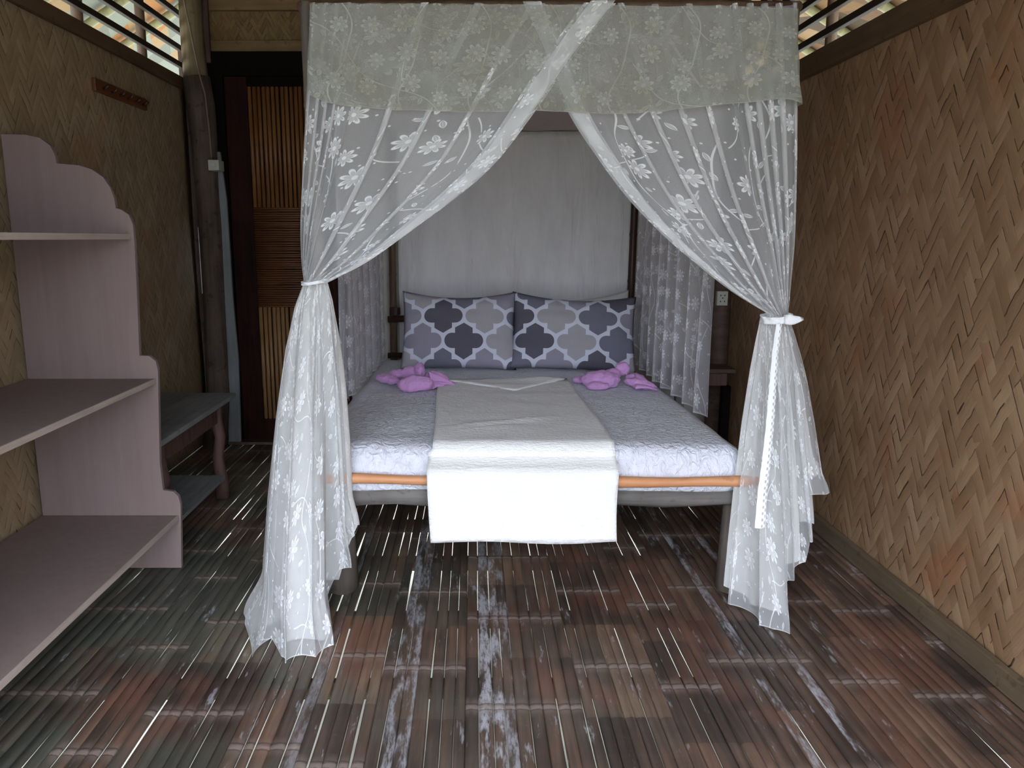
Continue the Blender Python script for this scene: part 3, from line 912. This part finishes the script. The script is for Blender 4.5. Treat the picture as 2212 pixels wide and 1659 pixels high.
pillow('pillow', .72, .468, .15, M_QUAT, (.575, 4.41, .800), R(-26), R(2.5), 'grey quatrefoil patterned pillow overlapping the other, with a white pillow behind', G, 4.2, .03, R(-2))
pillow('pillow', .62, .42, .12, M_PILLOWW, (.640, 4.60, .800), R(-14), R(-4), 'plain white pillow mostly hidden behind the patterned pillow', None, 2.2, .03)

# ------------------------------------------------------------------ lilac towels knotted on the sheet
def towel(blobs, label, seed, flaps):
    bm = bmesh.new()
    for (x, y, z, rx, ry, rz, yaw, tilt) in blobs:
        Mx = Matrix.Translation((x, y, z)) @ Matrix.Rotation(yaw, 4, 'Z') @ Matrix.Rotation(tilt, 4, 'Y') @ Matrix.Diagonal((rx, ry, rz, 1))
        bmesh.ops.create_icosphere(bm, subdivisions=3, radius=1, matrix=Mx)
    for v in bm.verts:
        c = v.co
        if c.z < .592: c.z = .592+(c.z-.592)*.05
    me = bpy.data.meshes.new('towel'); bm.to_mesh(me); bm.free()
    o = link('towel', me, M_PINK)
    rm = o.modifiers.new('r', 'REMESH'); rm.mode = 'VOXEL'; rm.voxel_size = .005; rm.use_smooth_shade = True
    sm = o.modifiers.new('s', 'SMOOTH'); sm.iterations = 7; sm.factor = .5
    tx1 = bpy.data.textures.new('fold%d' % seed, 'MARBLE'); tx1.noise_scale = .045; tx1.turbulence = 5; tx1.marble_type = 'SOFT'
    dm = o.modifiers.new('d', 'DISPLACE'); dm.texture = tx1; dm.strength = .014; dm.mid_level = .55; dm.texture_coords = 'LOCAL'
    dg = bpy.context.evaluated_depsgraph_get(); ev = o.evaluated_get(dg); me2 = bpy.data.meshes.new_from_object(ev)
    o.modifiers.clear(); o.data = me2
    for v in me2.vertices:
        if v.co.z < .590: v.co.z = .590
    for p_ in me2.polygons: p_.use_smooth = True
    # loose corners of cloth
    V = []; Fc = []
    for (P0, P1, P2, h) in flaps:
        n = 10; b0 = len(V); P0, P1, P2 = Vector(P0), Vector(P1), Vector(P2)
        for i in range(n+1):
            for j in range(n+1):
                s_, t_ = i/n, j/n
                q = (P0*(1-s_)+P1*s_)*(1-t_)+P2*t_
                q = q+Vector((0, 0, h*math.sin(t_*math.pi)*.8+.010*math.sin(s_*9)*(1-t_)))
                V.append(q)
        for i in range(n):
            for j in range(n):
                a = b0+i*(n+1)+j; Fc.append((a, a+1, a+n+2, a+n+1))
    f = mesh('loose_corner', V, Fc, M_PINK, o); f.matrix_parent_inverse = Matrix.Identity(4)
    md = f.modifiers.new('t', 'SOLIDIFY'); md.thickness = .008; md.offset = 0
    tag(o, label, 'towel', 'lilac towels on the bed')
# photo spans: 805..985 x 783..850
def tb(px, py, z): q_ = onz(px, py, z); return q_
L0 = tb(838, 818, .62); L1 = tb(898, 828, .63); L2 = tb(905, 800, .66); L3 = tb(945, 818, .63)
blobs = [(L0.x, L0.y, .618, .080, .042, .032, -.5, .1), (L0.x+.05, L0.y+.05, .635, .06, .035, .030, .3, .0), (L1.x, L1.y, .625, .095, .062, .050, .1, 0), (L2.x, L2.y, .660, .034, .050, .050, .4, .3),
         (L2.x-.05, L2.y+.02, .645, .06, .035, .040, -.5, -.3), (L3.x, L3.y, .628, .075, .040, .046, -.35, .3), (L3.x-.02, L3.y-.07, .61, .07, .03, .022, .2, 0)]
q1, q2, q3 = tb(925, 800, .68), tb(935, 838, .60), tb(986, 834, .596)
towel(blobs, 'lilac pink towel twisted into a knot, on the side of the dark door', 1, [((q1.x, q1.y, .670), (q2.x, q2.y, .602), (q3.x, q3.y, .596), .012)])
r0 = tb(1300, 822, .62); r1 = tb(1345, 800, .66); r2 = tb(1385, 828, .62); r3 = tb(1260, 818, .61)
blobs = [(r0.x, r0.y, .625, .100, .060, .046, -.1, 0), (r3.x, r3.y, .605, .060, .030, .018, .3, 0), (r1.x, r1.y, .668, .044, .035, .044, 0, 0), (r2.x, r2.y, .615, .085, .030, .026, -.4, .15),
         (r2.x-.01, r2.y+.09, .625, .06, .03, .032, -.2, .2), (r0.x+.06, r0.y+.04, .64, .05, .04, .036, 0, 0), (r0.x-.03, r0.y-.07, .606, .055, .03, .018, .1, 0)]
q1, q2, q3 = tb(1372, 808, .65), tb(1372, 842, .60), tb(1420, 844, .595)
towel(blobs, 'lilac pink towel twisted into a knot, on the side of the bedside stand', 2, [((q1.x, q1.y, .655), (q2.x, q2.y, .600), (q3.x, q3.y, .596), .010)])

# ------------------------------------------------------------------ hanging cloths
def sheet(name, fn, nu, nv, mat, uvfn, edge=None, parent=None, thick=0):
    V = []; UV = []; E = []; m = nu+1
    for j in range(nv+1):
        for i in range(m):
            s_, t_ = i/nu, j/nv
            V.append(fn(s_, t_)); UV.append(uvfn(s_, t_, V[-1])); E.append(edge(s_, t_) if edge else 0.)
    Fc = [(j*m+i, j*m+i+1, (j+1)*m+i+1, (j+1)*m+i) for j in range(nv) for i in range(nu)]
    o = mesh(name, V, Fc, mat, parent, uv=UV)
    if parent: o.matrix_parent_inverse = Matrix.Identity(4) if parent.type != 'EMPTY' else Matrix.Translation(-Vector(parent.location))
    A = o.data.attributes.new('edge', 'FLOAT', 'POINT'); A.data.foreach_set('value', E)
    if thick:
        md = o.modifiers.new('t', 'SOLIDIFY'); md.thickness = thick
    return o
# plain cotton sheet behind the pillows
def bk(s_, t_):
    x = -.475+(1.465)*s_; z = 1.97-(1.97-.40)*t_
    x += .03*t_*(s_-.5)*0
    return Vector((x, 4.905+.010*math.sin(x*16+1.5*z)*(.3+.7*t_)+.012*noise.noise(Vector((x*3, z*2, 0))), z))
tag(sheet('hanging_sheet', bk, 70, 40, M_SHEET, lambda s_, t_, p_: (p_.x, p_.z), thick=.003), 'plain off-white cotton sheet hung behind the pillows', 'sheet')
# canopy cloth overhead
def cn(s_, t_):
    x = -.55+1.60*s_; y = 2.68+2.15*t_
    return Vector((x, y, ZT-.01-.10*t_-.035*math.sin(s_*math.pi)*math.sin(t_*math.pi)+.008*noise.noise(Vector((x*6, y*3, 0)))))
tag(sheet('canopy_cloth', cn, 50, 50, M_CANOPY, lambda s_, t_, p_: (p_.x, p_.y), thick=.003), 'mauve grey cloth stretched over the top of the bed canopy', 'canopy cloth')

def edge_u(s_, t_):
    return 1. if (s_ < .004 or s_ > .996 or t_ > .997) else 0.

# side lace curtains
def side_curtain(X0, X1, y0, y1, zb, n, Wd, seed):
    def f(s_, t_):
        ph = 2*math.pi*n*s_
        pos = s_+.62/(2*math.pi*n)*math.sin(ph)*1.6
        y = y0+(y1-y0)*pos
        x = X0+(X1-X0)*s_+(.022+.006*math.sin(seed+s_*9))*math.cos(ph)*(.5+.5*t_)+.01*noise.noise(Vector((s_*5, t_*2, seed)))
        zt_ = ZT-.02-.03*s_
        z = zt_+(zb-zt_)*t_
        return Vector((x, y+.008*math.sin(t_*5+seed), z))
    return f
o = sheet('lace_curtain', side_curtain(-.615, -.575, 3.55, 4.80, .575, 7, 2.0, 1), 220, 60, M_LACE3, lambda s_, t_, p_: (s_*2.0, t_*1.5), edge_u)
tag(o, 'floral lace curtain falling beside the bed on the side of the dark door', 'curtain', 'side curtains of the bed')
o = sheet('lace_curtain', side_curtain(1.005, 1.000, 3.27, 4.80, .560, 8, 2.2, 4), 240, 60, M_LACE3, lambda s_, t_, p_: (s_*2.2+.7, t_*1.5), edge_u)
tag(o, 'floral lace curtain falling beside the bed in front of the bedside stand', 'curtain', 'side curtains of the bed')

# tied-back front curtains
def catmull(P, t):
    n = len(P)-1; f = max(0, min(n-1e-6, t*n)); i = int(f); k = f-i
    p0 = P[max(i-1, 0)]; p1 = P[i]; p2 = P[i+1]; p3 = P[min(i+2, n)]
    return .5*((2*p1)+(p2-p0)*k+(2*p0-5*p1+4*p2-p3)*k*k+(3*p1-p0-3*p2+p3)*k**3)
def resample(P, m=60):
    Q = [catmull(P, i/(m*4)) for i in range(m*4+1)]
    L = [0]
    for a_, b_ in zip(Q, Q[1:]): L.append(L[-1]+(b_-a_).length)
    out = []
    for i in range(m+1):
        tgt = L[-1]*i/m; k = 0
        lo, hi = 0, len(L)-1
        while hi-lo > 1:
            md = (lo+hi)//2
            if L[md] < tgt: lo = md
            else: hi = md
        k = (tgt-L[lo])/(L[hi]-L[lo]+1e-9); out.append(Q[lo]+(Q[hi]-Q[lo])*k)
    return out
def front_curtain(Y0, outer, inner, tie, tieL, tieR, hem, g_up, Wd, nu, n_up, n_low, label, mirror, seed, mat, spread):
    """outer/inner: pixel polylines of the two edges from the rail to the tie; below it a flared skirt"""
    Po = resample([at(a_, b_, Y0) for a_, b_ in outer], n_up)
    Pi = resample([at(a_, b_, Y0-.012) for a_, b_ in inner], n_up)
    V = []; UV = []; E = []; rows = n_up+n_low+1; m = nu+1
    for j in range(n_up+1):
        t_ = j/n_up
        gat = smooth01((t_-.45)/.55)
        for i in range(m):
            s_ = i/nu
            pos, dz = g_up(s_, t_)
            P = Po[j].lerp(Pi[j], pos)
            width = (Po[j]-Pi[j]).length
            amp = min(1.0, .25+width/.25)
            P = P+Vector((0, dz*amp-.020*math.sin(pos*math.pi)*gat, .004*noise.noise(Vector((s_*9, t_*3, seed)))))
            V.append(P)
    def skirt(rows_, ph, dY, short, sn):
        out = []
        for j in rows_:
            tau = j/n_low
            for i in range(m):
                s_ = i/nu
                p0, d0 = g_up(s_, 1.0)
                pl = 1-s_ if mirror else s_
                p0l = 1-p0 if mirror else p0
                bx, hx, hp = hem(pl)
                hp -= short
                dp, dz = folds(pl, sn, 2.3, .020, ph)
                dp += .012*math.sin(pl*31+ph); dz += .012*math.sin(pl*11+ph*2)
                edge_ = min(1, pl*12, (1-pl)*12)
                py = tie+(hp-tie)*tau
                sp = interp([0, .08, .2, .4, .65, .85, 1], spread, tau)
                tx = tieL+(tieR-tieL)*p0l
                px = tx+(bx-tx)*sp+dp*edge_*130*smooth01(tau/.5)+(hx-bx)*smooth01((tau-.86)/.14)
                fy = min(Y0-.005, onz(px, hp, .008).y) if hp > 1180 else Y0-.005
                Yd = Y0+(fy-Y0)*smooth01(tau)**1.3
                amp = .25+.75*smooth01(tau/.35)
                P = at(px, py, Yd)
                P.y += dz*amp+dY-.020*math.sin(pl*math.pi)*(.5+.5*tau)
                if P.z < .006: P.z = .006+abs(dz)*.04
                out.append(P)
        return out
    n_fold = 5
    V += skirt(range(1, n_low+1), .6+seed, 0., 0, n_fold)
    # uv: across = width of cloth, along = running length of each column
    Lc = [0.0]*m; k = 0
    for j in range(rows):
        for i in range(m):
            if j: Lc[i] += (V[j*m+i]-V[(j-1)*m+i]).length
            UV.append((i/nu*Wd+seed, -Lc[i]))
            E.append(1. if (i < 1 or i > nu-1 or j == rows-1) else 0.)
    Fc = [(j*m+i, j*m+i+1, (j+1)*m+i+1, (j+1)*m+i) for j in range(rows-1) for i in range(nu)]
    o = mesh('lace_curtain', V, Fc, mat, uv=UV)
    A = o.data.attributes.new('edge', 'FLOAT', 'POINT'); A.data.foreach_set('value', E)
    tag(o, label, 'curtain', 'tied back front curtains of the bed')
    # the bunched inner layer of the same cloth
    V2 = skirt(range(0, n_low+1), 2.7+seed, .034, 26, 4)
    n2 = n_low+1
    UV2 = [(i/nu*Wd+seed+3.1, -1.1*(j/n_low)-.7) for j in range(n2) for i in range(m)]
    E2 = [1. if (i < 1 or i > nu-1 or j == n2-1) else 0. for j in range(n2) for i in range(m)]
    F2 = [(j*m+i, j*m+i+1, (j+1)*m+i+1, (j+1)*m+i) for j in range(n2-1) for i in range(nu)]
    o2 = mesh('inner_layer', V2, F2, M_LACE_DENSE, o, uv=UV2); o2.matrix_parent_inverse = Matrix.Identity(4)
    A = o2.data.attributes.new('edge', 'FLOAT', 'POINT'); A.data.foreach_set('value', E2)
    return o
def folds(s_, n, a_, b_, ph0=0.):
    ph = 2*math.pi*n*s_+ph0
    return a_/(2*math.pi*n)*math.sin(ph), b_*math.cos(ph)
def gl_up(s_, t_):
    # bunched near the post, open in the middle, doubled over along the loose edge
    g = smooth01((t_-.5)/.5)
    if s_ < .26:
        q_ = s_/.26; dp, dz = folds(q_, 4, 2.6, .014); return .15*(q_+dp*min(1, q_*8, (1-q_)*8)), dz
    if s_ < .70:
        q_ = (s_-.26)/.44; dp, dz = folds(q_, 4, 1.75+.8*g, .014, 1.2)
        dz = dz*min(1, q_*8, (1-q_)*8+.2)
        dp *= min(1, q_*6)*min(1, (1-q_)*6)
        return .15+.70*(q_+dp), dz+.012*(1-min(1, q_*10))
    q_ = (s_-.70)/.30
    pts = [(0, .85, .0), (.24, .995, -.002), (.27, 1.0, -.008), (.44, .895, -.012), (.47, .895, -.017), (.66, .985, -.020), (.69, .985, -.025), (.84, .915, -.028), (.86, .915, -.032), (1., .992, -.034)]
    return interp([a_[0] for a_ in pts], [a_[1] for a_ in pts], q_), interp([a_[0] for a_ in pts], [a_[2] for a_ in pts], q_)
outerL = [(668, 8), (664, 120), (658, 250), (651, 380), (648, 480), (651, 560), (656, 603)]
innerL = [(1330, 8), (1240, 120), (1160, 235), (1070, 352), (985, 428), (900, 492), (800, 562), (735, 596), (701, 613)]
def hem_fn(rows_):
    ps = [r_[0] for r_ in rows_]
    def h(pl): return tuple(interp(ps, [r_[k_] for r_ in rows_], pl) for k_ in (1, 2, 3))
    return h
# share of the cloth's width, resting px, px of the hem, py of the hem
hemL = hem_fn([(0, 562, 524, 1354), (.07, 572, 548, 1413), (.16, 590, 590, 1380), (.19, 598, 602, 1417), (.40, 655, 658, 1414), (.56, 705, 724, 1397), (.62, 690, 690, 1293),
               (.71, 714, 719, 1284), (.75, 730, 740, 1230), (.86, 745, 756, 1216), (.90, 750, 764, 1170), (1, 752, 764, 1158)])
curL = front_curtain(2.605, outerL, innerL, 606, 657, 703, hemL, gl_up, 1.75, 420, 90, 120,
    'floral lace curtain tied back low to the post on the side of the shelf unit', False, 0.3, M_LACE, [0, .24, .44, .65, .85, .96, 1.])

def gr_up(s_, t_):
    g = smooth01((t_-.45)/.55)
    if s_ < .36:
        q_ = s_/.36; dp, dz = folds(q_, 5, 2.8, .018); return .26*(q_+dp*min(1, q_*9, (1-q_)*9)), dz
    if s_ < .72:
        q_ = (s_-.36)/.36; dp, dz = folds(q_, 5, 1.9+.7*g, .015, 2.2)
        e_ = min(1, q_*6)*min(1, (1-q_)*6)
        return .26+.61*(q_+dp*e_), dz*e_+.015*(1-min(1, q_*6))
    q_ = (s_-.72)/.28
    pts = [(0, .87, .0), (.24, .995, -.002), (.27, 1.0, -.008), (.44, .915, -.012), (.47, .915, -.017), (.66, .988, -.020), (.69, .988, -.025), (.84, .93, -.028), (.86, .93, -.032), (1., .995, -.034)]
    return interp([a_[0] for a_ in pts], [a_[1] for a_ in pts], q_), interp([a_[0] for a_ in pts], [a_[2] for a_ in pts], q_)
outerR = [(1728, 10), (1727, 120), (1727, 240), (1724, 380), (1717, 520), (1706, 620), (1700, 684)]
innerR = [(1125, 10), (1180, 130), (1228, 247), (1290, 342), (1352, 425), (1425, 502), (1500, 567), (1580, 630), (1655, 676)]
hemR = hem_fn([(0, 1572, 1570, 1301), (.2, 1638, 1638, 1339), (.3, 1664, 1664, 1357), (.42, 1698, 1704, 1353), (.46, 1690, 1688, 1290), (.52, 1693, 1691, 1252), (.56, 1702, 1700, 1248),
               (.70, 1738, 1740, 1217), (.74, 1738, 1737, 1162), (.84, 1752, 1756, 1166), (.88, 1748, 1748, 1071), (1, 1772, 1784, 1059)])
curR = front_curtain(2.625, outerR, innerR, 682, 1652, 1702, hemR, gr_up, 1.95, 440, 90, 120,
    'floral lace curtain tied back at the post nearer the tan matting wall', True, 2.9, M_LACE, [0, .13, .30, .53, .76, .92, 1.])

# tie bands
def band(cx, cy, rx, ry, Y, name, par, tail=None):
    c0 = at(cx, cy, Y); V = []; n = 40; k = rx/F*2.6
    for j in range(5):
        for i in range(n):
            a_ = 2*math.pi*i/n; zz = (j/4-.5)*2*ry/F*2.6
            rr = 1+.10*math.sin(a_*9+j)+.08*(abs(j-2) == 2)
            V.append((c0.x+k*rr*math.cos(a_), c0.y+.045*rr*math.sin(a_), c0.z+zz+.006*math.cos(a_-.6)))
    Fc = [(j*n+i, j*n+(i+1) % n, (j+1)*n+(i+1) % n, (j+1)*n+i) for j in range(4) for i in range(n)]
    o = mesh(name, V, Fc, M_TRIMLACE, par); o.matrix_parent_inverse = Matrix.Identity(4)
    md = o.modifiers.new('t', 'SOLIDIFY'); md.thickness = .004; md.offset = 1
band(680, 608, 24, 4, 2.60, 'tie_band', curL)
band(1676, 687, 28, 8, 2.62, 'tie_band', curR)
# ruffled end of the tie on the far side
def strip(name, pts, wid, mat, par, ruff=.0, thick=.003):
    V = []; n = len(pts); E = []
    P = [Vector(p_) for p_ in pts]
    for j in range(n):
        for i in range(5):
            s_ = i/4-.5
            w_ = wid[j] if hasattr(wid, '__len__') else wid
            V.append(P[j]+Vector((s_*w_, -ruff*math.sin(j*1.9+i*1.4)-.004*math.cos(s_*5), 0)))
    Fc = [(j*5+i, j*5+i+1, (j+1)*5+i+1, (j+1)*5+i) for j in range(n-1) for i in range(4)]
    UVs = [(i/4, V[j*5+i].z) for j in range(n) for i in range(5)]
    o = mesh(name, V, Fc, mat, par, uv=UVs); o.matrix_parent_inverse = Matrix.Identity(4)
    if thick: md = o.modifiers.new('t', 'SOLIDIFY'); md.thickness = thick
    return o
def strip_h(name, pts, wid, mat, par, ruff=.0, thick=.003):
    V = []; n = len(pts); P = [Vector(p_) for p_ in pts]
    for j in range(n):
        for i in range(5):
            s_ = i/4-.5
            V.append(P[j]+Vector((0, -ruff*math.sin(j*1.9+i*1.4), s_*wid[j])))
    Fc = [(j*5+i, j*5+i+1, (j+1)*5+i+1, (j+1)*5+i) for j in range(n-1) for i in range(4)]
    o = mesh(name, V, Fc, mat, par); o.matrix_parent_inverse = Matrix.Identity(4)
    md = o.modifiers.new('t', 'SOLIDIFY'); md.thickness = thick
strip_h('tie_end', [at(1694, 690, 2.57), at(1705, 690, 2.56), at(1716, 692, 2.57), at(1726, 690, 2.56), at(1734, 688, 2.57)], [.030, .036, .030, .020, .006], M_TRIMLACE, curR, .006)
# white eyelet trim hanging down the front of that curtain
tr_pts = [(1684, 700), (1676, 760), (1670, 840), (1664, 920), (1656, 1000), (1648, 1060), (1642, 1141)]
bm = None
def trimY(py): return 2.605+(interp([700, 1350], [0, 1], py))*(-.10)-.045
o = strip('eyelet_trim', [at(a_, b_, trimY(b_)) for a_, b_ in [(interp([q_[1] for q_ in tr_pts], [q_[0] for q_ in tr_pts], 700+441*i/40), 700+441*i/40) for i in range(41)]], [.020+.015*(i/40) for i in range(41)], M_EYELET, curR, .0015, 0)

# valance across the front, returning a little along both sides
topx0, topx1 = 664, 1732
def val(s_, t_):
    if s_ < .04:
        k = s_/.04; px = 668; Yd = 2.575+.16*(1-k)
    elif s_ > .96:
        k = (s_-.96)/.04; px = 1727; Yd = 2.575+.14*k
    else:
        k = (s_-.04)/.92; px = 668+(1727-668)*k; Yd = 2.575
    kk = max(0, min(1, (s_-.04)/.92))
    py_b = interp([0, .01, .04, .08, .20, .33, .46, .53, .64, .78, .90, .955, .98, 1.], [196, 208, 222, 229, 238, 242, 238, 244, 246, 234, 219, 212, 214, 226], kk)
    py_t = interp([0, .3, 1], [6, 8, 17], kk)
    py = py_t+(py_b-py_t)*t_
    pxx = px+(-4+kk*8)*t_*1.0
    P = at(pxx, py, 2.575)
    P.y = Yd
    P.y += -.009*math.sin(kk*23+t_*2)*t_-.018*noise.noise(Vector((kk*11+t_*2.5, t_*2, 1)))*(.2+t_)+.003*math.sin(kk*140)*(1-t_)**2+.006*noise.noise(Vector((kk*40, t_*1.5, 5)))
    P.z += .0025*noise.noise(Vector((kk*30, 1, 1)))*(t_ > .95)
    if s_ < .04: P.x += .012*k-.012
    return P
o = sheet('lace_valance', val, 260, 46, M_LACE2, lambda s_, t_, p_: (s_*1.80+4.1, -t_*.40), lambda s_, t_: 1. if (t_ > .985) else 0.)
tag(o, 'ivory floral lace valance across the top of the bed canopy', 'valance')
def val2(s_, t_):
    P = val(s_, t_*.992); P.y += .018; return P
o2 = sheet('inner_layer', val2, 200, 30, M_LACE2, lambda s_, t_, p_: (s_*1.80+7.7, -t_*.40+2.2), lambda s_, t_: 0., o)

# ------------------------------------------------------------------ light: daylight from the open front and the eaves
w = bpy.data.worlds.new('sky'); scene.world = w; w.use_nodes = True
wt = w.node_tree; bg = wt.nodes['Background']; bg.inputs[0].default_value = (.78, .87, 1.0, 1)
# overcast sky: brighter overhead than at the horizon
tc = wt.nodes.new('ShaderNodeTexCoord'); sx = wt.nodes.new('ShaderNodeSeparateXYZ'); mr = wt.nodes.new('ShaderNodeMapRange')
wt.links.new(tc.outputs['Generated'], sx.inputs[0]); wt.links.new(sx.outputs[2], mr.inputs[0])
mr.inputs[1].default_value = -.05; mr.inputs[2].default_value = .50; mr.inputs[3].default_value = .38; mr.inputs[4].default_value = 2.7
wt.links.new(mr.outputs[0], bg.inputs[1])
w.cycles.sampling_method = 'MANUAL'; w.cycles.sample_map_resolution = 64

cam = bpy.data.cameras.new('camera'); co = bpy.data.objects.new('camera', cam); COL.objects.link(co); scene.camera = co
cam.sensor_width = 36; cam.sensor_fit = 'HORIZONTAL'; cam.lens = F*36/W
cam.shift_x = (W/2-PX0)/W; cam.shift_y = 0
co.location = (0, 0, CH); co.rotation_euler = (math.pi/2-TH, 0, 0)
cam.clip_start = .02

vs = scene.view_settings; vs.view_transform = 'Standard'; vs.look = 'None'; vs.gamma = 1; vs.use_curve_mapping = False
vs.exposure = 2.66
cy = scene.cycles
cy.max_bounces = 8; cy.diffuse_bounces = 5; cy.glossy_bounces = 3; cy.transmission_bounces = 6; cy.transparent_max_bounces = 40
cy.use_denoising = True; cy.denoiser = 'OPENIMAGEDENOISE'; cy.sample_clamp_indirect = 6
cy.caustics_reflective = False; cy.caustics_refractive = False
